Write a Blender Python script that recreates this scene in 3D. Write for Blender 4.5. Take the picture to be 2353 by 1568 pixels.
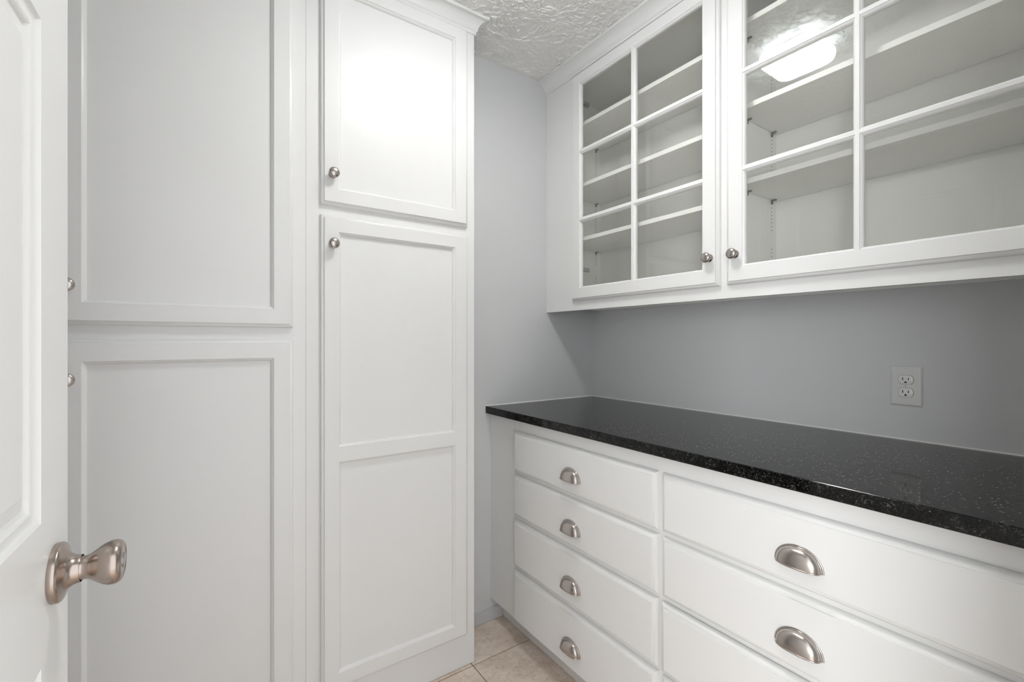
import bpy, bmesh, math, random
from mathutils import Vector, Matrix

# ------------------------------------------------------------------ clear
for o in list(bpy.data.objects):
    bpy.data.objects.remove(o, do_unlink=True)
S = bpy.context.scene
COL = S.collection

# ------------------------------------------------------------------ camera
CAM_H = 1.22
cam_d = bpy.data.cameras.new('camera')
cam_d.sensor_width = 36.0
cam_d.lens = 1046.1 / 2353 * 36.0
cam_d.shift_y = -1.5 / 2353
cam_d.clip_start = 0.01
cam = bpy.data.objects.new('camera', cam_d)
COL.objects.link(cam)
cam.location = (0, 0, CAM_H)
cam.rotation_euler = (math.radians(90), 0, math.radians(-(90 - 55.3486)))
S.camera = cam

# ------------------------------------------------------------------ world, exposure
W = bpy.data.worlds.new('world')
S.world = W
W.use_nodes = True
bgn = W.node_tree.nodes['Background']
bgn.inputs[0].default_value = (0.95, 0.97, 1.0, 1)
bgn.inputs[1].default_value = 1.85
LAMP_STRENGTH = 44.0
# added fill for the right wall, standing in for a window behind the doorway
HALL_FILL_POWER = 135.0
wl = bpy.data.lights.new('hall_fill_light', 'AREA')
wl.shape = 'RECTANGLE'
wl.size, wl.size_y = 2.3, 1.6
wl.energy = HALL_FILL_POWER
wl.color = (0.96, 0.98, 1.0)
wlo = bpy.data.objects.new('hall_fill_light', wl)
COL.objects.link(wlo)
wlo.location = (-2.7, -1.30, 1.45)
wlo.rotation_euler = (Vector((1.3, -0.30, 1.40)) - Vector(wlo.location)).to_track_quat('-Z', 'Y').to_euler()
S.view_settings.view_transform = 'Standard'
S.view_settings.look = 'None'
S.view_settings.exposure = 0.07
S.view_settings.gamma = 1.0
S.view_settings.use_curve_mapping = False

# ------------------------------------------------------------------ main dimensions (metres)
YW = 1.690      # grey end wall
YF = 1.503      # face frame of the tall cabinets
XW = 1.668      # grey wall behind the counter
XU = 1.368      # face frame of the upper cabinet
XB = 1.055      # face frame of the base cabinet
XL = -0.870     # wall on the far left
YE = 0.060      # inner face of the wall with the doorway
HC = 2.440      # ceiling


# ------------------------------------------------------------------ materials
def newmat(name):
    m = bpy.data.materials.new(name)
    m.use_nodes = True
    nt = m.node_tree
    return m, nt, nt.nodes['Principled BSDF']


def N(nt, kind, **kw):
    n = nt.nodes.new(kind)
    for k, v in kw.items():
        setattr(n, k, v)
    return n


def paint(name, col, rough, bump=0.0, scale=120.0, spec=0.5, var=0.0):
    m, nt, b = newmat(name)
    b.inputs['Base Color'].default_value = (*col, 1)
    b.inputs['Roughness'].default_value = rough
    b.inputs['Specular IOR Level'].default_value = spec
    tc = N(nt, 'ShaderNodeTexCoord')
    if bump:
        no = N(nt, 'ShaderNodeTexNoise')
        no.inputs['Scale'].default_value = scale
        no.inputs['Detail'].default_value = 3
        bp = N(nt, 'ShaderNodeBump')
        bp.inputs['Strength'].default_value = bump
        bp.inputs['Distance'].default_value = 0.001
        nt.links.new(tc.outputs['Object'], no.inputs['Vector'])
        nt.links.new(no.outputs['Fac'], bp.inputs['Height'])
        nt.links.new(bp.outputs['Normal'], b.inputs['Normal'])
    if var:
        n2 = N(nt, 'ShaderNodeTexNoise')
        n2.inputs['Scale'].default_value = 3.0
        n2.inputs['Detail'].default_value = 4
        mx = N(nt, 'ShaderNodeMixRGB')
        mx.inputs[1].default_value = (*[c * (1 - var) for c in col], 1)
        mx.inputs[2].default_value = (*[min(1, c * (1 + var)) for c in col], 1)
        nt.links.new(tc.outputs['Object'], n2.inputs['Vector'])
        nt.links.new(n2.outputs['Fac'], mx.inputs[0])
        nt.links.new(mx.outputs[0], b.inputs['Base Color'])
    return m


M_CAB = paint('cabinet_paint', (0.835, 0.835, 0.825), 0.25, 0.02, 260, 0.24, 0.006)
M_INT = paint('interior_melamine', (0.90, 0.893, 0.868), 0.4, 0.0, 200, 0.3)
M_DOOR = paint('door_paint', (0.85, 0.85, 0.838), 0.30, 0.05, 160, 0.5, 0.01)
M_WALL = paint('wall_paint', (0.680, 0.688, 0.690), 0.55, 0.06, 220, 0.35, 0.012)
M_CEIL = paint('ceiling_plaster', (0.91, 0.91, 0.895), 0.75, 0.15, 150, 0.3)
M_TRIM = paint('trim_paint', (0.60, 0.61, 0.62), 0.4, 0.12, 60, 0.5)
M_CAULK = paint('caulk', (0.80, 0.80, 0.78), 0.5)
M_PLATE = paint('outlet_plastic', (0.74, 0.74, 0.72), 0.28)
M_RECEPT = paint('receptacle_plastic', (0.84, 0.84, 0.82), 0.22)
M_DARK = paint('dark_hole', (0.012, 0.011, 0.010), 0.7)
M_TOE = paint('toe_kick_paint', (0.74, 0.73, 0.70), 0.45)
M_PIN = paint('shelf_pin_steel', (0.20, 0.195, 0.17), 0.4)
M_WHITEMETAL = paint('lamp_base_enamel', (0.82, 0.82, 0.82), 0.3)


def metal(name, col, rough, aniso=0.0, streak=0.0):
    m, nt, b = newmat(name)
    b.inputs['Base Color'].default_value = (*col, 1)
    b.inputs['Metallic'].default_value = 1.0
    b.inputs['Roughness'].default_value = rough
    tc = N(nt, 'ShaderNodeTexCoord')
    no = N(nt, 'ShaderNodeTexNoise')
    no.inputs['Scale'].default_value = 700
    no.inputs['Detail'].default_value = 2
    mp = N(nt, 'ShaderNodeMapRange')
    mp.inputs['To Min'].default_value = rough * 0.85
    mp.inputs['To Max'].default_value = rough * 1.2
    nt.links.new(tc.outputs['Object'], no.inputs['Vector'])
    nt.links.new(no.outputs['Fac'], mp.inputs['Value'])
    nt.links.new(mp.outputs[0], b.inputs['Roughness'])
    return m


M_NICKEL = metal('brushed_nickel', (0.50, 0.455, 0.425), 0.25)
M_KNOB = metal('satin_nickel_lockset', (0.43, 0.365, 0.325), 0.22)
M_STEEL = metal('hinge_steel', (0.42, 0.43, 0.42), 0.3)


def make_glass():
    m = bpy.data.materials.new('window_glass')
    m.use_nodes = True
    nt = m.node_tree
    nt.nodes.remove(nt.nodes['Principled BSDF'])
    out = nt.nodes['Material Output']
    geo = N(nt, 'ShaderNodeNewGeometry')
    dot = N(nt, 'ShaderNodeVectorMath', operation='DOT_PRODUCT')
    nt.links.new(geo.outputs['Normal'], dot.inputs[0])
    nt.links.new(geo.outputs['Incoming'], dot.inputs[1])
    ab = N(nt, 'ShaderNodeMath', operation='ABSOLUTE')
    nt.links.new(dot.outputs['Value'], ab.inputs[0])
    sub = N(nt, 'ShaderNodeMath', operation='SUBTRACT')
    sub.inputs[0].default_value = 1.0
    nt.links.new(ab.outputs[0], sub.inputs[1])
    pw = N(nt, 'ShaderNodeMath', operation='POWER')
    pw.inputs[1].default_value = 5.0
    nt.links.new(sub.outputs[0], pw.inputs[0])
    mul = N(nt, 'ShaderNodeMath', operation='MULTIPLY_ADD')
    mul.inputs[1].default_value = 0.957
    mul.inputs[2].default_value = 0.043
    nt.links.new(pw.outputs[0], mul.inputs[0])
    tr = N(nt, 'ShaderNodeBsdfTransparent')
    tr.inputs[0].default_value = (0.985, 0.99, 0.98, 1)
    gl = N(nt, 'ShaderNodeBsdfGlossy')
    gl.inputs['Color'].default_value = (1, 1, 1, 1)
    gl.inputs['Roughness'].default_value = 0.004
    mix = N(nt, 'ShaderNodeMixShader')
    nt.links.new(mul.outputs[0], mix.inputs[0])
    nt.links.new(tr.outputs[0], mix.inputs[1])
    nt.links.new(gl.outputs[0], mix.inputs[2])
    nt.links.new(mix.outputs[0], out.inputs['Surface'])
    return m


M_GLASS = make_glass()


def make_granite():
    m, nt, b = newmat('black_granite')
    tc = N(nt, 'ShaderNodeTexCoord')
    # fine grey flecks
    v1 = N(nt, 'ShaderNodeTexVoronoi', feature='F1')
    v1.inputs['Scale'].default_value = 430
    v1.inputs['Randomness'].default_value = 1.0
    nt.links.new(tc.outputs['Object'], v1.inputs['Vector'])
    sep = N(nt, 'ShaderNodeSeparateColor')
    nt.links.new(v1.outputs['Color'], sep.inputs[0])
    r1 = N(nt, 'ShaderNodeValToRGB')
    r1.color_ramp.elements[0].position = 0.62
    r1.color_ramp.elements[0].color = (0.004, 0.004, 0.004, 1)
    r1.color_ramp.elements[1].position = 1.0
    r1.color_ramp.elements[1].color = (0.10, 0.098, 0.09, 1)
    nt.links.new(sep.outputs[0], r1.inputs[0])
    # larger cloudy mottling
    no = N(nt, 'ShaderNodeTexNoise')
    no.inputs['Scale'].default_value = 55
    no.inputs['Detail'].default_value = 5
    nt.links.new(tc.outputs['Object'], no.inputs['Vector'])
    r2 = N(nt, 'ShaderNodeValToRGB')
    r2.color_ramp.elements[0].position = 0.45
    r2.color_ramp.elements[0].color = (0.15, 0.15, 0.15, 1)
    r2.color_ramp.elements[1].position = 0.68
    r2.color_ramp.elements[1].color = (1, 1, 1, 1)
    nt.links.new(no.outputs['Fac'], r2.inputs[0])
    mu = N(nt, 'ShaderNodeMixRGB', blend_type='MULTIPLY')
    mu.inputs[0].default_value = 1
    nt.links.new(r1.outputs[0], mu.inputs[1])
    nt.links.new(r2.outputs[0], mu.inputs[2])
    # sparse bright flecks, pale and gold
    v2 = N(nt, 'ShaderNodeTexVoronoi', feature='F1')
    v2.inputs['Scale'].default_value = 210
    nt.links.new(tc.outputs['Object'], v2.inputs['Vector'])
    s2 = N(nt, 'ShaderNodeSeparateColor')
    nt.links.new(v2.outputs['Color'], s2.inputs[0])
    gt = N(nt, 'ShaderNodeMath', operation='GREATER_THAN')
    gt.inputs[1].default_value = 0.93
    nt.links.new(s2.outputs[0], gt.inputs[0])
    lt = N(nt, 'ShaderNodeMath', operation='LESS_THAN')
    lt.inputs[1].default_value = 0.34
    nt.links.new(v2.outputs['Distance'], lt.inputs[0])
    an = N(nt, 'ShaderNodeMath', operation='MULTIPLY')
    nt.links.new(gt.outputs[0], an.inputs[0])
    nt.links.new(lt.outputs[0], an.inputs[1])
    r3 = N(nt, 'ShaderNodeValToRGB')
    r3.color_ramp.elements[0].color = (0.24, 0.245, 0.24, 1)
    r3.color_ramp.elements[1].color = (0.26, 0.16, 0.07, 1)
    r3.color_ramp.elements[1].position = 0.9
    nt.links.new(s2.outputs[1], r3.inputs[0])
    mx = N(nt, 'ShaderNodeMixRGB')
    nt.links.new(an.outputs[0], mx.inputs[0])
    nt.links.new(mu.outputs[0], mx.inputs[1])
    nt.links.new(r3.outputs[0], mx.inputs[2])
    nt.links.new(mx.outputs[0], b.inputs['Base Color'])
    b.inputs['Roughness'].default_value = 0.06
    b.inputs['Specular IOR Level'].default_value = 0.3
    return m


M_GRANITE = make_granite()


def make_tile():
    m, nt, b = newmat('travertine_tile')
    tc = N(nt, 'ShaderNodeTexCoord')
    oi = N(nt, 'ShaderNodeObjectInfo')
    ad = N(nt, 'ShaderNodeVectorMath', operation='ADD')
    mulv = N(nt, 'ShaderNodeMath', operation='MULTIPLY')
    mulv.inputs[1].default_value = 7.0
    nt.links.new(oi.outputs['Random'], mulv.inputs[0])
    nt.links.new(tc.outputs['Object'], ad.inputs[0])
    nt.links.new(mulv.outputs[0], ad.inputs[1])
    no = N(nt, 'ShaderNodeTexNoise')
    no.inputs['Scale'].default_value = 9
    no.inputs['Detail'].default_value = 8
    no.inputs['Roughness'].default_value = 0.65
    nt.links.new(ad.outputs[0], no.inputs['Vector'])
    r = N(nt, 'ShaderNodeValToRGB')
    e = r.color_ramp.elements
    e[0].position = 0.28
    e[0].color = (0.60, 0.49, 0.40, 1)
    e[1].position = 0.72
    e[1].color = (0.88, 0.79, 0.70, 1)
    k = e.new(0.5)
    k.color = (0.78, 0.665, 0.57, 1)
    nt.links.new(no.outputs['Fac'], r.inputs[0])
    n2 = N(nt, 'ShaderNodeTexNoise')
    n2.inputs['Scale'].default_value = 70
    n2.inputs['Detail'].default_value = 6
    nt.links.new(ad.outputs[0], n2.inputs['Vector'])
    r2 = N(nt, 'ShaderNodeValToRGB')
    r2.color_ramp.elements[0].position = 0.33
    r2.color_ramp.elements[0].color = (0.74, 0.70, 0.66, 1)
    r2.color_ramp.elements[1].position = 0.55
    r2.color_ramp.elements[1].color = (1, 1, 1, 1)
    nt.links.new(n2.outputs['Fac'], r2.inputs[0])
    mu = N(nt, 'ShaderNodeMixRGB', blend_type='MULTIPLY')
    mu.inputs[0].default_value = 0.5
    nt.links.new(r.outputs[0], mu.inputs[1])
    nt.links.new(r2.outputs[0], mu.inputs[2])
    nt.links.new(mu.outputs[0], b.inputs['Base Color'])
    b.inputs['Roughness'].default_value = 0.42
    bp = N(nt, 'ShaderNodeBump')
    bp.inputs['Strength'].default_value = 0.25
    bp.inputs['Distance'].default_value = 0.002
    nt.links.new(n2.outputs['Fac'], bp.inputs['Height'])
    nt.links.new(bp.outputs['Normal'], b.inputs['Normal'])
    return m


M_TILE = make_tile()
M_GROUT = paint('grout', (0.36, 0.27, 0.20), 0.9, 0.3, 200, 0.2, 0.1)


def make_lens():
    m, nt, b = newmat('lamp_lens_glow')
    b.inputs['Base Color'].default_value = (0.9, 0.9, 0.9, 1)
    b.inputs['Roughness'].default_value = 0.35
    b.inputs['Emission Color'].default_value = (1.0, 0.985, 0.96, 1)
    # brighter where the bulb sits behind the frosted glass
    tc = N(nt, 'ShaderNodeTexCoord')
    ln = N(nt, 'ShaderNodeVectorMath', operation='MULTIPLY')
    ln.inputs[1].default_value = (1, 1, 0)
    nt.links.new(tc.outputs['Object'], ln.inputs[0])
    le = N(nt, 'ShaderNodeVectorMath', operation='LENGTH')
    nt.links.new(ln.outputs[0], le.inputs[0])
    mr = N(nt, 'ShaderNodeMapRange', interpolation_type='SMOOTHSTEP')
    mr.inputs['From Min'].default_value = 0.025
    mr.inputs['From Max'].default_value = 0.105
    mr.inputs['To Min'].default_value = LAMP_STRENGTH * 2.2
    mr.inputs['To Max'].default_value = LAMP_STRENGTH * 0.35
    nt.links.new(le.outputs['Value'], mr.inputs['Value'])
    nt.links.new(mr.outputs[0], b.inputs['Emission Strength'])
    return m


M_LENS = make_lens()
M_FROST = paint('frosted_glass_collar', (0.72, 0.75, 0.78), 0.25)
M_FROST.node_tree.nodes['Principled BSDF'].inputs['Emission Color'].default_value = (0.93, 0.97, 1.0, 1)
M_FROST.node_tree.nodes['Principled BSDF'].inputs['Emission Strength'].default_value = LAMP_STRENGTH * 0.52

# ------------------------------------------------------------------ mesh helpers
ORG = {}     # world origin of each object


def ident(a, b, c):
    return (a, b, c)


def TALL(a, b, c):      # a along the tall cabinets, b up, c out of the face
    return (a, YF - c, b)


def UPP(a, b, c):       # a = world Y, b up, c out of the upper cabinet face
    return (XU - c, a, b)


def BAS(a, b, c):
    return (XB - c, a, b)


def WBK(a, b, c):       # on the grey end wall
    return (a, YW - c, b)


def WRT(a, b, c):       # on the grey wall behind the counter
    return (XW - c, a, b)


class G:
    def __init__(self, M=ident):
        self.bm = bmesh.new()
        self.M = M

    def v(self, a, b, c):
        return self.bm.verts.new(self.M(a, b, c))

    def face(self, vs):
        try:
            return self.bm.faces.new(vs)
        except ValueError:
            return None

    def box(self, a0, a1, b0, b1, c0, c1, bev=0.0, seg=2):
        p = [self.v(a, b, c) for a in (a0, a1) for b in (b0, b1) for c in (c0, c1)]
        fs = [self.face([p[i] for i in q]) for q in
              ((0, 1, 3, 2), (4, 6, 7, 5), (0, 4, 5, 1), (2, 3, 7, 6), (0, 2, 6, 4), (1, 5, 7, 3))]
        if bev:
            es = list({e for f in fs for e in f.edges})
            bmesh.ops.bevel(self.bm, geom=es, offset=bev, segments=seg, profile=0.5, affect='EDGES')
        return self

    def holed(self, a0, a1, b0, b1, c, holes):
        """flat face with rectangular holes"""
        A = sorted({a0, a1, *[h[0] for h in holes], *[h[1] for h in holes]})
        B = sorted({b0, b1, *[h[2] for h in holes], *[h[3] for h in holes]})
        vv = {}

        def g(i, j):
            if (i, j) not in vv:
                vv[i, j] = self.v(A[i], B[j], c)
            return vv[i, j]
        for i in range(len(A) - 1):
            for j in range(len(B) - 1):
                ca, cb = (A[i] + A[i + 1]) / 2, (B[j] + B[j + 1]) / 2
                if any(h[0] < ca < h[1] and h[2] < cb < h[3] for h in holes):
                    continue
                self.face([g(i, j), g(i + 1, j), g(i + 1, j + 1), g(i, j + 1)])
        return self

    def ring(self, a0, a1, b0, b1, prof, cap0=False, cap1=False):
        """rectangular loops inset by d at height c, joined"""
        loops = []
        for d, c in prof:
            loops.append([self.v(a0 + d, b0 + d, c), self.v(a1 - d, b0 + d, c),
                          self.v(a1 - d, b1 - d, c), self.v(a0 + d, b1 - d, c)])
        for p, q in zip(loops, loops[1:]):
            for k in range(4):
                self.face([p[k], p[(k + 1) % 4], q[(k + 1) % 4], q[k]])
        if cap0:
            self.face(loops[0])
        if cap1:
            self.face(loops[-1])
        return self

    def lathe(self, prof, ca=0, cb=0, n=32, sa=1.0, sb=1.0):
        """(radius, c) revolved about the c axis through (ca, cb)"""
        rows = []
        for r, c in prof:
            if r < 1e-7:
                rows.append([self.v(ca, cb, c)])
            else:
                rows.append([self.v(ca + sa * r * math.cos(2 * math.pi * k / n),
                                    cb + sb * r * math.sin(2 * math.pi * k / n), c) for k in range(n)])
        for p, q in zip(rows, rows[1:]):
            for k in range(n):
                k2 = (k + 1) % n
                if len(p) == 1 and len(q) == 1:
                    continue
                if len(p) == 1:
                    self.face([p[0], q[k2], q[k]])
                elif len(q) == 1:
                    self.face([p[k], p[k2], q[0]])
                else:
                    self.face([p[k], p[k2], q[k2], q[k]])
        return self

    def prism(self, pts, b0, b1, axis='b'):
        """closed polygon pts=(a,c) extruded along b"""
        lo = [self.v(a, b0, c) for a, c in pts]
        hi = [self.v(a, b1, c) for a, c in pts]
        n = len(pts)
        for k in range(n):
            self.face([lo[k], lo[(k + 1) % n], hi[(k + 1) % n], hi[k]])
        self.face(lo)
        self.face(hi)
        return self

    def sweep(self, paths, closed_prof=True, caps=True):
        """paths: list of cross-sections (each a list of world-ish (a,b,c)), bridged in order"""
        rows = [[self.v(*p) for p in sec] for sec in paths]
        n = len(rows[0])
        for p, q in zip(rows, rows[1:]):
            for k in range(n if closed_prof else n - 1):
                self.face([p[k], p[(k + 1) % n], q[(k + 1) % n], q[k]])
        if caps:
            self.face(rows[0])
            self.face(rows[-1])
        return self

    def tube(self, pts, r, n=8, caps=True):
        P = [Vector(p) for p in pts]
        secs = []
        up = None
        for i, p in enumerate(P):
            t = (P[min(i + 1, len(P) - 1)] - P[max(i - 1, 0)]).normalized()
            if up is None:
                up = Vector((0, 0, 1)) if abs(t.z) < 0.9 else Vector((1, 0, 0))
            x = t.cross(up).normalized()
            y = x.cross(t).normalized()
            up = y
            rr = r[i] if isinstance(r, (list, tuple)) else r
            secs.append([tuple(p + rr * (math.cos(2 * math.pi * k / n) * x + math.sin(2 * math.pi * k / n) * y))
                         for k in range(n)])
        return self.sweep(secs, True, caps)

    def mesh(self, name, mat, origin=(0, 0, 0), angle=35):
        bm = self.bm
        bmesh.ops.remove_doubles(bm, verts=bm.verts, dist=1e-6)
        bmesh.ops.recalc_face_normals(bm, faces=bm.faces)
        o = Vector(origin)
        for v in bm.verts:
            v.co -= o
        me = bpy.data.meshes.new(name)
        bm.to_mesh(me)
        bm.free()
        me.materials.append(mat)
        if angle:
            me.shade_smooth()
            me.set_sharp_from_angle(angle=math.radians(angle))
        return me

    def build(self, name, mat, parent=None, origin=None, angle=35):
        if origin is None:
            origin = ORG[parent.name] if parent else (0, 0, 0)
        return place(name, self.mesh(name, mat, origin, angle), parent, origin)


def place(name, me, parent, origin):
    o = bpy.data.objects.new(name, me)
    COL.objects.link(o)
    ORG[o.name] = Vector(origin)
    if parent:
        o.parent = parent
        o.location = Vector(origin) - ORG[parent.name]
    else:
        o.location = origin
    return o


def tag(o, label=None, cat=None, group=None, kind=None):
    if label:
        o['label'] = label
    if cat:
        o['category'] = cat
    if group:
        o['group'] = group
    if kind:
        o['kind'] = kind
    return o


def thing(name, loc, label, cat, group=None):
    o = place(name, None, None, loc)
    o.empty_display_size = 0.05
    return tag(o, label, cat, group)


# ================================================================== THE SETTING
# floor: grout bed and single tiles
g = G()
g.box(XL - 0.12, XW + 0.12, YE - 1.2, YW + 0.12, -0.06, -0.0025)
floor = tag(g.build('floor', M_GROUT), 'beige stone tile floor with brown grout', kind='structure')
TS = 0.333
x0s = [0.851 + TS * k for k in range(-6, 4)]
y0s = [1.4885 + TS * k for k in range(-9, 2)]
for i, xa in enumerate(x0s):
    for j, ya in enumerate(y0s):
        a0, a1 = max(xa, XL), min(xa + TS, XW)
        b0, b1 = max(ya, YE - 1.15), min(ya + TS, YW)
        if a1 - a0 < 0.02 or b1 - b0 < 0.004:
            continue
        gp = 0.0022
        rnd = random.Random(i * 31 + j)
        dz = rnd.uniform(-0.0006, 0.0)
        g = G()
        g.box(a0 + gp, a1 - gp, b0 + gp, b1 - gp, -0.008, dz, 0.0012, 1)
        g.build('tile', M_TILE, floor, origin=((a0 + a1) / 2, (b0 + b1) / 2, 0))

# walls
g = G()
g.box(XL - 0.12, XW + 0.12, YW, YW + 0.12, 0, HC)
wall_back = tag(g.build('wall_back', M_WALL), 'pale grey painted end wall beside the tall cabinets', kind='structure')
g = G()
g.box(XW, XW + 0.12, YE - 0.115, YW, 0, HC)
wall_right = tag(g.build('wall_right', M_WALL), 'pale grey painted wall behind the counter', kind='structure')
g = G()
g.box(XL - 0.12, XL, YE - 0.115, YW, 0, HC)
wall_left = tag(g.build('wall_left', M_WALL), 'pale grey painted side wall', kind='structure')
# wall with the doorway in which the photographer stands
OP0, OP1, OPH = -0.205, 0.640, 2.06
g = G()
g.box(XL, OP0, YE - 0.115, YE, 0, HC)
g.box(OP1, XW, YE - 0.115, YE, 0, HC)
g.box(OP0, OP1, YE - 0.115, YE, OPH, HC)
wall_front = tag(g.build('wall_front', M_WALL), 'pale grey wall around the doorway', kind='structure')
g = G()
for s, x in ((-1, OP0), (1, OP1)):
    xx = sorted((x, x - s * 0.019))
    g.box(xx[0], xx[1], YE - 0.118, YE + 0.002, 0, OPH, 0.001, 1)
g.box(OP0, OP1, YE - 0.118, YE + 0.002, OPH - 0.019, OPH, 0.001, 1)
for yy in ((YE, YE + 0.015), (YE - 0.133, YE - 0.115)):
    if yy[0] == YE:
        g.box(OP1 - 0.006, OP1 + 0.055, yy[0], yy[1], 0, OPH + 0.055, 0.003, 2)
        g.box(OP0 - 0.055, OP0 + 0.000, yy[0], yy[1], 0, OPH + 0.055, 0.003, 2)
        g.box(OP0 + 0.000, OP1 - 0.006, yy[0], yy[1], OPH - 0.006, OPH + 0.055, 0.003, 2)
    else:
        g.box(OP1 - 0.006, OP1 + 0.055, yy[0], yy[1], 0, OPH + 0.055, 0.003, 2)
        g.box(OP0 - 0.055, OP0 + 0.006, yy[0], yy[1], 0, OPH + 0.055, 0.003, 2)
tag(g.build('trim_1', M_DOOR, angle=12), 'white door jamb and casing around the doorway', kind='structure')

# ceiling with brushed plaster ridges
g = G()
g.box(XL - 0.12, XW + 0.12, YE - 0.115, YW + 0.12, HC, HC + 0.08)
ceiling = tag(g.build('ceiling', M_CEIL), 'white ceiling with swirled brushed plaster texture', kind='structure')


def plaster():
    rnd = random.Random(7)
    V, Fc = [], []

    def stroke(x, y, ang, L, w, h, bend):
        n = 5
        base = len(V)
        ph = rnd.uniform(0, 6)
        for i in range(n):
            t = i / (n - 1)
            a = ang + bend * (t - 0.5)
            px = x + L * (t - 0.5) * math.cos(a) + 0.0016 * math.sin(ph + 9 * t) * -math.sin(ang)
            py = y + L * (t - 0.5) * math.sin(a) + 0.0016 * math.sin(ph + 9 * t) * math.cos(ang)
            f = (0.25 + 0.75 * math.sin(math.pi * min(1, max(0, t))) ** 0.6) * rnd.uniform(0.8, 1.15)
            nx, ny = -math.sin(a), math.cos(a)
            ww = w * (0.45 + 0.55 * f)
            V.append((px - nx * ww, py - ny * ww, HC + 0.0006))
            V.append((px - nx * ww * 0.35, py - ny * ww * 0.35, HC - h * f))
            V.append((px + nx * ww * 0.35, py + ny * ww * 0.35, HC - h * f))
            V.append((px + nx * ww, py + ny * ww, HC + 0.0006))
        for i in range(n - 1):
            p = base + 4 * i
            for k in range(3):
                Fc.append((p + k, p + k + 1, p + 5 + k, p + 4 + k))

    X0, X1, Y0, Y1 = -0.30, 1.34, 0.30, 1.675
    # stomp-brush fans
    sp = 0.155
    ix = int((X1 - X0) / sp) + 1
    iy = int((Y1 - Y0) / sp) + 1
    fans = [(X0 + (i + rnd.uniform(-0.35, 0.35)) * sp, Y0 + (j + rnd.uniform(-0.35, 0.35)) * sp,
             rnd.uniform(0, 6.28)) for i in range(ix + 1) for j in range(iy + 1)]
    for cx, cy, a0 in fans:
        for k in range(125):
            a = a0 + rnd.gauss(0, 0.75) + (math.pi if rnd.random() < 0.35 else 0)
            r = 0.004 + 0.135 * rnd.random() ** 0.7
            x, y = cx + r * math.cos(a), cy + r * math.sin(a)
            if X0 < x < X1 and Y0 < y < Y1:
                stroke(x, y, a + rnd.gauss(0, 0.28), rnd.uniform(0.016, 0.044), rnd.uniform(0.0019, 0.0031),
                       rnd.uniform(0.0028, 0.0056), rnd.gauss(0, 0.6))
    me = bpy.data.meshes.new('plaster_ridges')
    me.from_pydata(V, [], Fc)
    me.materials.append(M_CEIL)
    me.shade_smooth()
    o = place('plaster_ridges', me, ceiling, (0, 0, 0))
    tag(o, kind='stuff')


plaster()

# baseboard on the grey end wall (only beside the base cabinet)
g = G(WBK)
g.prism([(0.864, 0), (0.864, 0.0085), (1.1125, 0.0085), (1.1125, 0)], 0.0015, 0.048)
g.prism([(0.864, 0), (0.864, 0.0060), (1.1125, 0.0060), (1.1125, 0)], 0.048, 0.0555)
bb = tag(g.build('baseboard_back', M_TRIM), 'low grey painted baseboard on the end wall', kind='structure')
g = G(WBK)
for a, b, r in ((0.987, 0.022, 0.0035), (1.005, 0.033, 0.003), (1.024, 0.036, 0.002), (1.021, 0.019, 0.002)):
    g.lathe([(r, 0.0084), (r * 0.8, 0.0095), (r * 0.4, 0.0102), (0, 0.0103)], a, b, 10)
g.build('paint_drips', M_TRIM, bb)

# ================================================================== COMMON PARTS
EDGE = [(0, 0), (0, 0.0070), (0.0012, 0.0096), (0.0040, 0.0120), (0.0080, 0.0136), (0.0096, 0.0138),
        (0.0098, 0.0184), (0.0106, 0.0190)]
FACE = 0.0190
INS = EDGE[-1][0]
STICK = [(0, FACE), (0.0004, FACE - 0.0022), (0.0026, FACE - 0.0034), (0.0058, FACE - 0.0062),
         (0.0080, FACE - 0.0098), (0.0086, FACE - 0.0120)]


def knob_mesh(M, origin):
    g = G(M)
    g.lathe([(0.0128, 0), (0.0130, 0.0012), (0.0122, 0.0026), (0.0094, 0.0050), (0.0078, 0.0085), (0.0080, 0.0115),
             (0.0100, 0.0140), (0.0142, 0.0166), (0.0160, 0.0196), (0.0162, 0.0222), (0.0152, 0.0248),
             (0.0126, 0.0272), (0.0085, 0.0288), (0.0040, 0.0296), (0, 0.0298)], 0, 0, 32)
    return g.mesh('knob', M_NICKEL, origin, 60)


KN_TALL = knob_mesh(lambda a, b, c: (a, -c, b), (0, 0, 0))
KN_UPP = knob_mesh(lambda a, b, c: (-c, a, b), (0, 0, 0))


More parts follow.
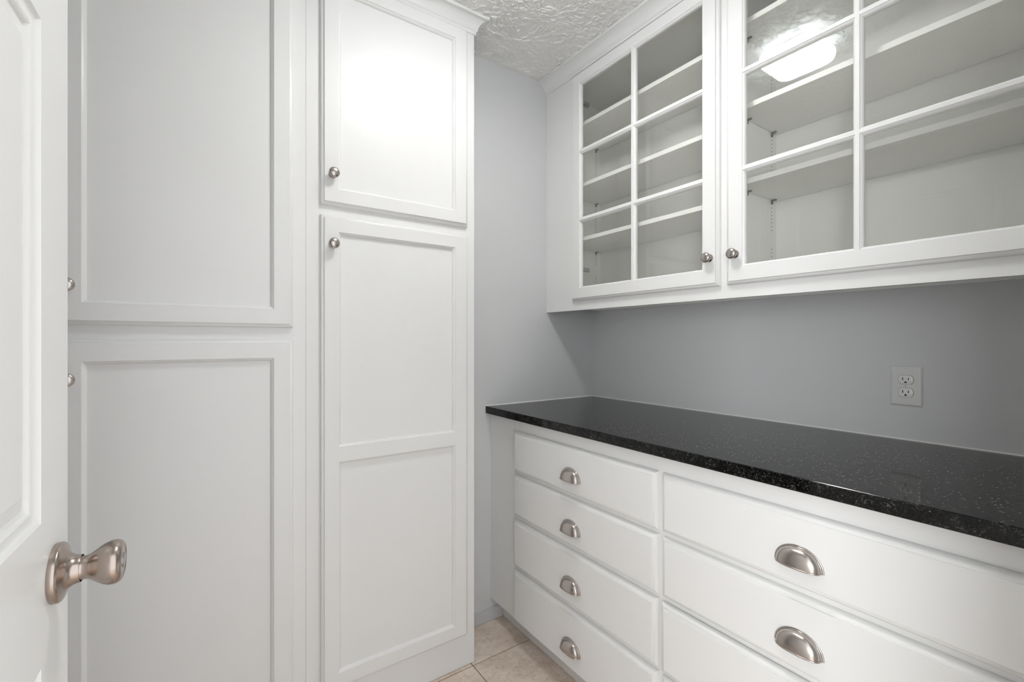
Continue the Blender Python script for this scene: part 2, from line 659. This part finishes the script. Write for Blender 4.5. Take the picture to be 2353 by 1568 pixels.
def cup_pull_mesh():
    g = G(lambda a, b, c: (-c, a, b))
    A, B, D = 0.0430, 0.0375, 0.0225
    nu, nv = 28, 12

    def pt(u, v, s=0.0):
        ca, sa = math.cos(u), math.sin(u)
        ex = 0.82
        x = math.copysign(abs(ca) ** ex, ca)
        y = abs(sa) ** 0.72
        cv, sv = max(0.0, math.cos(v)) ** 0.85, math.sin(v) ** 0.95
        return ((A - s) * x * cv, (B - s) * sv, (D - s) * y * cv + 0.0015)
    outer = [[pt(math.pi * i / nu, math.pi / 2 * j / nv) for i in range(nu + 1)] for j in range(nv + 1)]
    inner = [[pt(math.pi * i / nu, math.pi / 2 * j / nv, 0.0016) for i in range(nu + 1)] for j in range(nv + 1)]
    for grid in (outer, inner):
        rows = [[g.v(*p) for p in r] for r in grid]
        for p, q in zip(rows, rows[1:]):
            for k in range(nu):
                g.face([p[k], p[k + 1], q[k + 1], q[k]])
        if grid is outer:
            r0 = rows[0]
        else:
            for k in range(nu):
                g.face([r0[k], r0[k + 1], rows[0][k + 1], rows[0][k]])
    # half-oval flange against the drawer, stepped
    n = 36
    prof = [(1.115, 0.0), (1.115, 0.0014), (1.10, 0.0022), (1.045, 0.0024), (1.03, 0.0036), (0.99, 0.0040)]
    rows = []
    for k, c in prof:
        rows.append([g.v(A * k * math.cos(math.pi * i / n),
                         (B * k + 0.001) * abs(math.sin(math.pi * i / n)) ** 0.92 - 0.0012, c) for i in range(n + 1)])
    for p, q in zip(rows, rows[1:]):
        for k in range(n):
            g.face([p[k], p[k + 1], q[k + 1], q[k]])
    # rolled bead along the open lower edge
    bead = [pt(math.pi * i / nu, 0.0) for i in range(nu + 1)]
    bead = [(A * 1.06, 0, 0.001)] + bead + [(-A * 1.06, 0, 0.001)]
    gm = g.M
    g.M = ident
    g.tube([gm(*p) for p in bead], 0.0017, 8)
    g.M = gm
    return g.mesh('pull', M_NICKEL, (0, 0, 0), 55)


PULL = cup_pull_mesh()


def crown_prof(h0, proj):
    """(projection, height) from the cabinet face outwards, bottom to top"""
    H = HC - h0
    base = [(0.0, 0.0), (0.10, 0.0), (0.13, 0.03), (0.14, 0.16), (0.20, 0.19), (0.245, 0.23), (0.25, 0.28),
            (0.235, 0.30), (0.25, 0.33), (0.30, 0.42), (0.38, 0.53), (0.50, 0.64), (0.66, 0.73), (0.80, 0.775),
            (0.92, 0.79), (0.96, 0.80), (1.0, 0.83), (1.0, 0.998)]
    return [(p * proj, h0 + t * H) for p, t in base]


# ================================================================== TALL CABINETS
def panel_door(cab, M, a0, a1, b0, b1, openings, knob, knobmesh):
    """slab with moulded edge, sticking around each opening, flat recessed panels"""
    g = G(M)
    g.ring(a0, a1, b0, b1, EDGE, cap0=True)
    g.holed(a0 + INS, a1 - INS, b0 + INS, b1 - INS, FACE, openings)
    for h in openings:
        g.ring(*h, STICK)
    d = g.build('door', M_CAB, cab)
    s = STICK[-1]
    for h in openings:
        p = G(M)
        p.box(h[0] + s[0] - 0.001, h[1] - s[0] + 0.001, h[2] + s[0] - 0.001, h[3] - s[0] + 0.001, s[1] - 0.006,
              s[1] + 0.0003)
        p.build('panel', M_CAB, d)
    if knob:
        k = place('knob', knobmesh, d, M(knob[0], knob[1], FACE))
    return d


def tall_crown(cab, a0, a1, end_return):
    pr = crown_prof(2.3775, 0.0425)
    g = G()
    secs = []
    # cross-section at a0 (plain cut), at the right end mitred, then back along the side
    secs.append([(a0, YF - p, z) for p, z in pr] + [(a0, YF + 0.02, HC - 0.0002), (a0, YF + 0.02, pr[0][1])])
    if end_return:
        secs.append([(a1 + p, YF - p, z) for p, z in pr] + [(a1 - 0.02, YF + 0.02, HC - 0.0002), (a1 - 0.02, YF + 0.02, pr[0][1])])
        secs.append([(a1 + p, YW - 0.0005, z) for p, z in pr] + [(a1 - 0.02, YW - 0.0005, HC - 0.0002), (a1 - 0.02, YW - 0.0005, pr[0][1])])
    else:
        secs.append([(a1, YF - p, z) for p, z in pr] + [(a1, YF + 0.02, HC - 0.0002), (a1, YF + 0.02, pr[0][1])])
    g.sweep(secs)
    return g.build('crown_molding', M_CAB, cab, angle=17)


def tall_cabinet(a0, a1, label, openings_frame):
    cab = thing('tall_cabinet', ((a0 + a1) / 2, YF, 0), label, 'cabinet')
    # carcass
    g = G(TALL)
    D = -(YW - YF) + 0.0006
    g.box(a0, a0 + 0.016, 0.0, 2.40, D, -0.019)
    g.box(a1 - 0.016, a1, 0.0, 2.40, D, -0.019)
    g.box(a0, a1, 0.0, 2.40, D, D + 0.006)
    g.box(a0, a1, 2.384, 2.40, D, -0.019)
    g.box(a0, a1, 0.06, 0.076, D, -0.019)
    g.build('body', M_CAB, cab)
    g = G(TALL)
    z0 = 0.0008
    g.holed(a0, a1, z0, 2.40, 0, openings_frame)
    g.holed(a0, a1, z0, 2.40, -0.019, openings_frame)
    for h in openings_frame:
        g.ring(*h, [(0, 0), (0, -0.019)])
    g.ring(a0, a1, z0, 2.40, [(0, -0.019), (0, -0.0007), (0.0007, 0)])
    g.build('face_frame', M_CAB, cab)
    return cab


L0, SEAM, R1 = XL + 0.001, 0.2725, 0.8640
cabL = tall_cabinet(L0, SEAM, 'wide white tall pantry cabinet seen behind the open door',
                    [(-0.82, -0.32, 0.13, 1.21), (-0.25, 0.22, 0.13, 1.21), (-0.82, -0.32, 1.27, 2.36), (-0.25, 0.22, 1.27, 2.36)])
cabR = tall_cabinet(SEAM + 0.0006, R1, 'narrower white tall pantry cabinet beside the grey wall strip',
                    [(0.33, 0.815, 0.13, 1.60), (0.33, 0.815, 1.655, 2.36)])
tall_crown(cabL, L0, SEAM, False)
tall_crown(cabR, SEAM + 0.0006, R1, True)

# right unit: long lower door with a mid rail, short upper door
panel_door(cabR, TALL, 0.3130, 0.8300, 1.6430, 2.3765, [(0.3650, 0.7750, 1.6940, 2.3250)], (0.3470, 1.7380), KN_TALL)
panel_door(cabR, TALL, 0.3130, 0.8300, 0.1220, 1.6110,
           [(0.3650, 0.7745, 0.8845, 1.5600), (0.3650, 0.7745, 0.1735, 0.8385)], (0.3470, 1.5200), KN_TALL)
# left unit: two pairs of doors
for a0, a1, kx in ((-0.2810, 0.2355, -0.2520), (-0.8060, -0.2895, -0.3180)):
    panel_door(cabL, TALL, a0, a1, 1.2580, 2.3765, [(a0 + 0.052, a1 - 0.052, 1.3110, 2.3250)], (kx, 1.3510), KN_TALL)
    panel_door(cabL, TALL, a0, a1, 0.1220, 1.2215, [(a0 + 0.052, a1 - 0.052, 0.1735, 1.1690)], (kx, 1.1270), KN_TALL)

# ================================================================== UPPER CABINET
UY0, UY1 = YE + 0.0008, YW - 0.0006          # along Y
UZ0, UZ1 = 1.352, 2.405
upp = thing('upper_cabinet', (XU, (UY0 + UY1) / 2, UZ0),
            'white wall cabinet with two glass doors hung above the black counter', 'cabinet')
F1 = (0.8350, 1.4780, 1.412, 2.350)
F2 = (0.1250, 0.7660, 1.412, 2.350)
g = G(UPP)
g.holed(UY0, UY1, UZ0, UZ1, 0, [F1, F2])
g.holed(UY0, UY1, UZ0, UZ1, -0.019, [F1, F2])
for h in (F1, F2):
    g.ring(*h, [(0, 0), (0, -0.019)])
g.ring(UY0, UY1, UZ0, UZ1, [(0, -0.019), (0, -0.0007), (0.0007, 0)])
g.build('face_frame', M_CAB, upp)
XBK = XW - 0.010
cb = -(XBK - XU)
g = G(UPP)
g.box(1.620, 1.638, 1.370, 2.40, cb, -0.0192)            # left side
g.box(0.780, 0.812, 1.384, 2.384, cb, -0.0192)           # partition
g.box(UY0, UY0 + 0.018, 1.370, 2.40, cb, -0.0192)        # right side
g.box(UY0, 1.638, 1.384, 1.402, cb, -0.0192)             # bottom
g.box(UY0, 1.638, 2.366, 2.384, cb, -0.0192)             # top
g.build('body', M_INT, upp)
g = G(UPP)
g.box(UY0, 1.638, 1.370, 2.40, cb - 0.009, cb)
g.build('back_panel', M_INT, upp)
# crown
pr = crown_prof(2.3820, 0.0520)
g = G()
g.sweep([[(XU - p, y, z) for p, z in pr] + [(XU + 0.02, y, HC - 0.0002), (XU + 0.02, y, pr[0][1])]
         for y in (UY0, UY1)])
g.build('crown_molding', M_CAB, upp, angle=17)

GST = [(0, FACE), (0.0004, FACE - 0.0020), (0.0024, FACE - 0.0030), (0.0050, FACE - 0.0056),
       (0.0062, FACE - 0.0095), (0.0064, FACE - 0.0115), (0.0064, 0.0005)]


def glass_door(y0, y1, knob):
    z0, z1 = 1.3925, 2.3765
    o0, o1, p0, p1 = y0 + 0.0530, y1 - 0.0530, 1.4450, 2.3250
    m = 0.0046
    yc = (o0 + o1) / 2
    ys = [(o0, yc - m), (yc + m, o1)]
    h = (p1 - p0) / 3
    zs = [(p0, p0 + h - m), (p0 + h + m, p0 + 2 * h - m), (p0 + 2 * h + m, p1)]
    holes = [(*a, *b) for a in ys for b in zs]
    g = G(UPP)
    g.ring(y0, y1, z0, z1, EDGE)
    g.holed(y0 + INS, y1 - INS, z0 + INS, z1 - INS, FACE, holes)
    for hh in holes:
        g.ring(*hh, GST)
    bh = [(a[0] + 0.0064, a[1] - 0.0064, b[0] + 0.0064, b[1] - 0.0064) for a in ys for b in zs]
    g.holed(y0, y1, z0, z1, 0.0005, bh)
    d = g.build('door', M_CAB, upp)
    for hh in holes:
        q = G(UPP)
        q.box(hh[0] + 0.0066, hh[1] - 0.0066, hh[2] + 0.0066, hh[3] - 0.0066, FACE - 0.0150, FACE - 0.0118)
        q.build('pane', M_GLASS, d, angle=0)
    place('knob', KN_UPP, d, UPP(knob[0], knob[1], FACE))
    return d


dA = glass_door(0.8110, 1.4990, (0.8400, 1.4830))
dB = glass_door(0.0990, 0.7870, (0.7560, 1.4830))
# concealed hinges on the wall-side stile of the far door
for hz_ in (1.530, 2.262):
    g = G(UPP)
    g.box(1.462, 1.4775, hz_ - 0.009, hz_ + 0.009, -0.062, -0.0195, 0.002, 1)
    g.box(1.456, 1.464, hz_ - 0.0055, hz_ + 0.0055, -0.050, -0.0195, 0.002, 1)
    g.lathe([(0.0035, -0.045), (0.0035, -0.0425), (0, -0.0425)], 1.459, hz_, 10)
    g.build('hinge', M_STEEL, dA)

# shelves, pins and pin holes
XS = 1.392
HOLE = None


def shelf(y0, y1, zb):
    g = G()
    g.box(XS, XBK - 0.002, y0 + 0.0012, y1 - 0.0012, zb, zb + 0.0165, 0.0008, 1)
    s = g.build('shelf', M_INT, upp)
    for y, sg in ((y0, 1), (y1, -1)):
        for x in (1.462, 1.624):
            q = G()
            ya, yb = sorted((y + sg * 0.0005, y + sg * 0.016))
            q.box(x - 0.005, x + 0.005, ya, yb, zb - 0.0036, zb - 0.0004, 0.0008, 1)
            ya, yb = sorted((y + sg * 0.0005, y + sg * 0.0042))
            q.box(x - 0.005, x + 0.005, ya, yb, zb - 0.014, zb - 0.003, 0.0012, 1)
            q.build('shelf_pin', M_PIN, s)
    return s


NB = (0.812, 1.620)
WB = (UY0 + 0.018, 0.780)
for zb in (2.163, 1.895, 1.657):
    shelf(NB[0], NB[1], zb)
for zb in (2.196, 1.934, 1.702):
    shelf(WB[0], WB[1], zb)
for y, sg in ((NB[1], -1), (NB[0], 1), (WB[1], -1), (WB[0], 1)):
    g = G(lambda a, b, c, y=y, sg=sg: (a, y + sg * c, b))
    z = 1.43
    k = 0
    while z < 2.32:
        if not (1.545 < z < 1.585):
            for x in (1.462, 1.624):
                g.lathe([(0.0023, 0.0003), (0, 0.0004)], x, z, 8)
        z += 0.0129
        k += 1
    tag(g.build('pin_holes', M_DARK, upp, angle=0), kind='stuff')

# ================================================================== BASE CABINET
BZ0, BZ1 = 0.095, 0.9035
base = thing('base_cabinet', (XB, (UY0 + UY1) / 2, 0),
             'white base cabinet with two banks of drawers under the black counter', 'cabinet')
BY1 = 1.487
banks = [(0.8060, 1.4945, 1.150), (0.0985, 0.7895, 0.4430)]
rows = [(0.6975, 0.8580), (0.5210, 0.6840), (0.3190, 0.5065), (0.1000, 0.3050)]
opens = []
for y0, y1, yc in banks:
    for z0, z1 in rows:
        opens.append((y0 + 0.012, y1 - 0.012, z0 + 0.012, z1 - 0.012))
g = G(BAS)
g.holed(UY0, BY1 - 0.0004, BZ0, BZ1, 0, opens)
g.holed(UY0, BY1 - 0.0004, BZ0, BZ1, -0.019, opens)
for h in opens:
    g.ring(*h, [(0, 0), (0, -0.019)])
g.ring(UY0, BY1 - 0.0004, BZ0, BZ1, [(0, -0.019), (0, -0.0007), (0.0007, 0)])
g.build('face_frame', M_CAB, base)
g = G(BAS)
g.box(BY1 + 0.0004, UY1, BZ0, BZ1, -0.019, 0, 0.0007, 1)
g.build('filler_strip', M_CAB, base)
g = G(BAS)
dd = -(XW - 0.001 - XB)
g.box(1.45, 1.468, BZ0, BZ1, dd, -0.0192)
g.box(0.789, 0.807, BZ0, BZ1, dd, -0.0192)
g.box(UY0, UY0 + 0.018, BZ0, BZ1, dd, -0.0192)
g.box(UY0, UY1, BZ0, BZ0 + 0.016, dd, -0.0192)
g.box(UY0, UY1, BZ0, BZ1, dd, dd + 0.006)
g.build('body', M_CAB, base)
g = G()
g.box(1.114, 1.130, UY0, UY1, 0.0008, BZ0, 0.0005, 1)
g.build('toe_kick', M_TOE, base)
DEDGE = [(0, 0), (0, 0.0052), (0.0010, 0.0082), (0.0034, 0.0112), (0.0074, 0.0140), (0.0116, 0.0156), (0.0128, 0.0158),
         (0.0130, 0.0184), (0.0138, 0.0190)]
pull_z = (0.7490, 0.5730, 0.3810, 0.1720)
for bi, (y0, y1, yc) in enumerate(banks):
    for ri, (z0, z1) in enumerate(rows):
        g = G(BAS)
        tilt = 0.004 if (bi == 1 and ri == 2) else 0.0     # one wide drawer not quite shut
        e = [(d, c + tilt) for d, c in DEDGE]
        g.ring(y0, y1, z0, z1, e, cap0=True, cap1=True)
        d = g.build('drawer', M_CAB, base)
        q = G(BAS)
        q.box(y0 + 0.03, y1 - 0.03, z0 + 0.02, z1 - 0.03, -0.40, -0.0005)
        q.build('drawer_box', M_CAB, d)
        place('pull', PULL, d, BAS(yc, pull_z[ri], FACE + tilt))

# ================================================================== COUNTERTOP
g = G()
g.box(1.0275, XW - 0.0006, UY0, UY1, 0.9040, 0.9350, 0.0030, 3)
top = tag(g.build('countertop', M_GRANITE, None, origin=(1.35, 0.9, 0.904), angle=9),
          'polished black speckled granite worktop on the base cabinet', 'countertop')
g = G()
zz = 0.9351
g.sweep([[(x, UY1, zz), (x, UY1 - 0.0030, zz), (x, UY1, zz + 0.0034)] for x in (1.030, XW - 0.001)])
g.sweep([[(XW - 0.0006, y, zz), (XW - 0.0036, y, zz), (XW - 0.0006, y, zz + 0.0034)] for y in (UY0, UY1)])
g.build('caulk_bead', M_CAULK, top)

# ================================================================== OUTLET
oc = (0.4295, 1.0895)
out = thing('wall_outlet', (XW, oc[0], oc[1] - 0.056), 'white duplex power outlet on the grey wall above the counter', 'outlet')
g = G(WRT)
g.ring(oc[0] - 0.0355, oc[0] + 0.0355, oc[1] - 0.0565, oc[1] + 0.0565,
       [(0, 0.0004), (0, 0.0022), (0.0012, 0.0040), (0.0035, 0.0056), (0.0060, 0.0061)], cap0=True, cap1=True)
g.build('cover_plate', M_PLATE, out, angle=8)
for s in (1, -1):
    zc = oc[1] + s * 0.0182
    # face of each receptacle: circle cut flat above and below
    pts = []
    R_, hh = 0.0172, 0.0124
    for k in range(48):
        t = 2 * math.pi * k / 48
        pts.append((oc[0] + R_ * math.cos(t), zc + max(-hh, min(hh, R_ * math.sin(t)))))
    g = G(WRT)
    lo = [g.v(a, b, 0.0055) for a, b in pts]
    m1 = [g.v(a, b, 0.0078) for a, b in pts]
    hi = [g.v(oc[0] + (a - oc[0]) * 0.95, zc + (b - zc) * 0.94, 0.0084) for a, b in pts]
    for p, q in ((lo, m1), (m1, hi)):
        for k in range(48):
            g.face([p[k], p[(k + 1) % 48], q[(k + 1) % 48], q[k]])
    g.face(hi)
    rc = g.build('receptacle', M_RECEPT, out)
    # narrow dark line around the face
    g = G(WRT)
    ra = [g.v(oc[0] + (a - oc[0]) * 1.045, zc + (b - zc) * 1.05, 0.0062) for a, b in pts]
    rb = [g.v(oc[0] + (a - oc[0]) * 0.99, zc + (b - zc) * 0.99, 0.0062) for a, b in pts]
    for k in range(48):
        g.face([ra[k], ra[(k + 1) % 48], rb[(k + 1) % 48], rb[k]])
    g.build('gap', M_PIN, rc)
    for da, hl in ((0.0064, 0.0040), (-0.0064, 0.0033)):
        g = G(WRT)
        g.box(oc[0] + da - 0.0010, oc[0] + da + 0.0010, zc + 0.0024 - hl, zc + 0.0024 + hl, 0.0080, 0.00855)
        g.build('slot', M_DARK, rc)
    g = G(WRT)
    ps = [(0.0028 * math.cos(t), 0.0028 * math.sin(t)) for t in [math.pi * k / 10 for k in range(11)]]
    ps += [(-0.0028, -0.0018), (0.0028, -0.0018)]
    zz0 = zc - 0.0074
    f0 = [g.v(oc[0] + a, zz0 + b, 0.0080) for a, b in ps]
    f1 = [g.v(oc[0] + a, zz0 + b, 0.00856) for a, b in ps]
    for k in range(len(ps)):
        g.face([f0[k], f0[(k + 1) % len(ps)], f1[(k + 1) % len(ps)], f1[k]])
    g.face(f1)
    g.build('ground_hole', M_DARK, rc)
g = G(WRT)
g.lathe([(0.0030, 0.0058), (0.0029, 0.0068), (0.0018, 0.0074), (0, 0.0075)], oc[0], oc[1], 16)
sc = g.build('screw', M_PLATE, out)
g = G(WRT)
g.box(oc[0] - 0.0005, oc[0] + 0.0005, oc[1] - 0.0024, oc[1] + 0.0024, 0.0070, 0.0077)
g.build('screw_slot', M_PIN, sc)

# ================================================================== OPEN DOOR
CF = Vector((math.cos(math.radians(55.3486)), math.sin(math.radians(55.3486)), 0))
CR = Vector((CF.y, -CF.x, 0))
ang = math.radians(-32.3)                       # heading of the leaf seen from the camera axis
de = (CF * math.cos(ang) + CR * math.sin(ang)).normalized()      # hinge -> free edge
dn = Vector((de.y, -de.x, 0))                                     # towards the counter
K0 = CF * 0.600 + CR * (-0.6031)                # foot of the lock spindle on the leaf
DW = 0.813
BACKSET = 0.0600
H0 = K0 - de * (DW - BACKSET)                   # hinge corner of the visible face


def LEAF(a, b, c):
    p = H0 + de * a + dn * c
    return (p.x, p.y, b)


def LEAFB(a, b, c):
    p = H0 + de * a - dn * (c + 0.035)
    return (p.x, p.y, b)


DZ0, DZ1 = 0.012, 2.035
st = 0.1110
ml = 0.100
pw = (DW - 2 * st - ml) / 2
cols = [(st, st + pw), (st + pw + ml, DW - st)]
prow = [(0.235, 0.8180), (0.9950, 1.6130), (1.7150, 1.9230)]
holes = [(*c, *r) for c in cols for r in prow]
RP = [(0, 0), (0.0016, -0.0030), (0.0070, -0.0058), (0.0130, -0.0062), (0.0165, -0.0050), (0.0190, -0.0062),
      (0.0200, -0.0105), (0.0260, -0.0110), (0.0275, -0.0100), (0.0470, -0.0045)]
g = G(LEAF)
g.holed(0, DW, DZ0, DZ1, 0, holes)
g.ring(0, DW, DZ0, DZ1, [(0, 0), (0, -0.035)])
for h in holes:
    g.ring(*h, RP[:7])
g.M = LEAFB
g.holed(0, DW, DZ0, DZ1, 0, holes)
for h in holes:
    g.ring(*h, RP[:7])
door = tag(g.build('door_1', M_DOOR, None, origin=(H0.x, H0.y, 0)),
           'white six-panel interior door standing open at the left edge', kind='structure')
for h in holes:
    g = G(LEAF)
    d0 = RP[6][0]
    g.ring(h[0] + d0, h[1] - d0, h[2] + d0, h[3] - d0, [(d - d0, c) for d, c in RP[6:]], cap1=True)
    g.M = LEAFB
    g.ring(h[0] + d0, h[1] - d0, h[2] + d0, h[3] - d0, [(d - d0, c) for d, c in RP[6:]], cap1=True)
    g.build('panel', M_DOOR, door, angle=8)
ka, kb = DW - BACKSET, 0.9130
ROSE = [(0.0375, 0.0), (0.0380, 0.0010), (0.0380, 0.0065), (0.0368, 0.0085), (0.0345, 0.0098), (0.0280, 0.0118),
        (0.0225, 0.0150), (0.0192, 0.0195), (0.0180, 0.0235), (0.0178, 0.0262), (0.0172, 0.0270)]
KNOB = [(0.0160, 0.0265), (0.0152, 0.0275), (0.0150, 0.0330), (0.0160, 0.0375), (0.0190, 0.0425), (0.0228, 0.0480),
        (0.0262, 0.0535), (0.0284, 0.0590), (0.0292, 0.0640), (0.0286, 0.0690), (0.0268, 0.0728), (0.0240, 0.0752),
        (0.0215, 0.0758), (0.0205, 0.0748), (0.0185, 0.0748), (0.0110, 0.0756), (0, 0.0760)]
for M, side in ((LEAF, 0), (LEAFB, 1)):
    g = G(M)
    g.lathe(ROSE, ka, kb, 56)
    rs = g.build('rosette', M_KNOB, door, angle=50)
    g = G(M)
    g.lathe([(r, c * 0.93) for r, c in KNOB], ka, kb, 56)
    kk = g.build('door_knob', M_KNOB, door, angle=50)
    if side == 0:
        g = G(M)
        g.lathe([(0.0100, 0.0695), (0.0100, 0.0712), (0.0088, 0.0716), (0.0030, 0.0716), (0, 0.0716)], ka, kb, 32)
        g.build('privacy_button', M_STEEL, kk, angle=50)

# ================================================================== CEILING LIGHT
LX, LY = 0.695, 0.875
lamp = thing('ceiling_light', (LX, LY, HC), 'square white glass ceiling light reflected in the cabinet glass', 'light')


def rounded(hw, rad, n=6):
    pts = []
    for q in range(4):
        cx = (hw - rad) * (1 if q in (0, 3) else -1)
        cy = (hw - rad) * (1 if q in (0, 1) else -1)
        for k in range(n + 1):
            t = math.pi / 2 * (q + k / n)
            pts.append((cx + rad * math.cos(t), cy + rad * math.sin(t)))
    return pts


def loft(g, secs, cap0, cap1):
    rows = [[g.v(LX + a, LY + b, z) for a, b in rounded(hw, rad)] for hw, rad, z in secs]
    n = len(rows[0])
    for p, q in zip(rows, rows[1:]):
        for k in range(n):
            g.face([p[k], p[(k + 1) % n], q[(k + 1) % n], q[k]])
    if cap0:
        g.face(rows[0])
    if cap1:
        g.face(rows[-1])


g = G()
loft(g, [(0.060, 0.02, HC - 0.0004), (0.062, 0.02, HC - 0.004), (0.062, 0.02, HC - 0.030), (0.058, 0.018, HC - 0.034)], True, True)
g.build('lamp_base', M_WHITEMETAL, lamp)
g = G()
loft(g, [(0.060, 0.020, HC - 0.0350), (0.104, 0.031, HC - 0.0352)], False, False)
g.build('lamp_rim', M_FROST, lamp, angle=60)
g = G()
loft(g, [(0.104, 0.031, HC - 0.0352), (0.109, 0.033, HC - 0.0400), (0.110, 0.034, HC - 0.056), (0.107, 0.036, HC - 0.074)], False, False)
g.build('lamp_collar', M_FROST, lamp, angle=60)
g = G()
loft(g, [(0.107, 0.036, HC - 0.0740), (0.103, 0.036, HC - 0.0810), (0.094, 0.036, HC - 0.088), (0.070, 0.032, HC - 0.095), (0.03, 0.02, HC - 0.098)], False, True)
g.build('lamp_lens', M_LENS, lamp, angle=60)
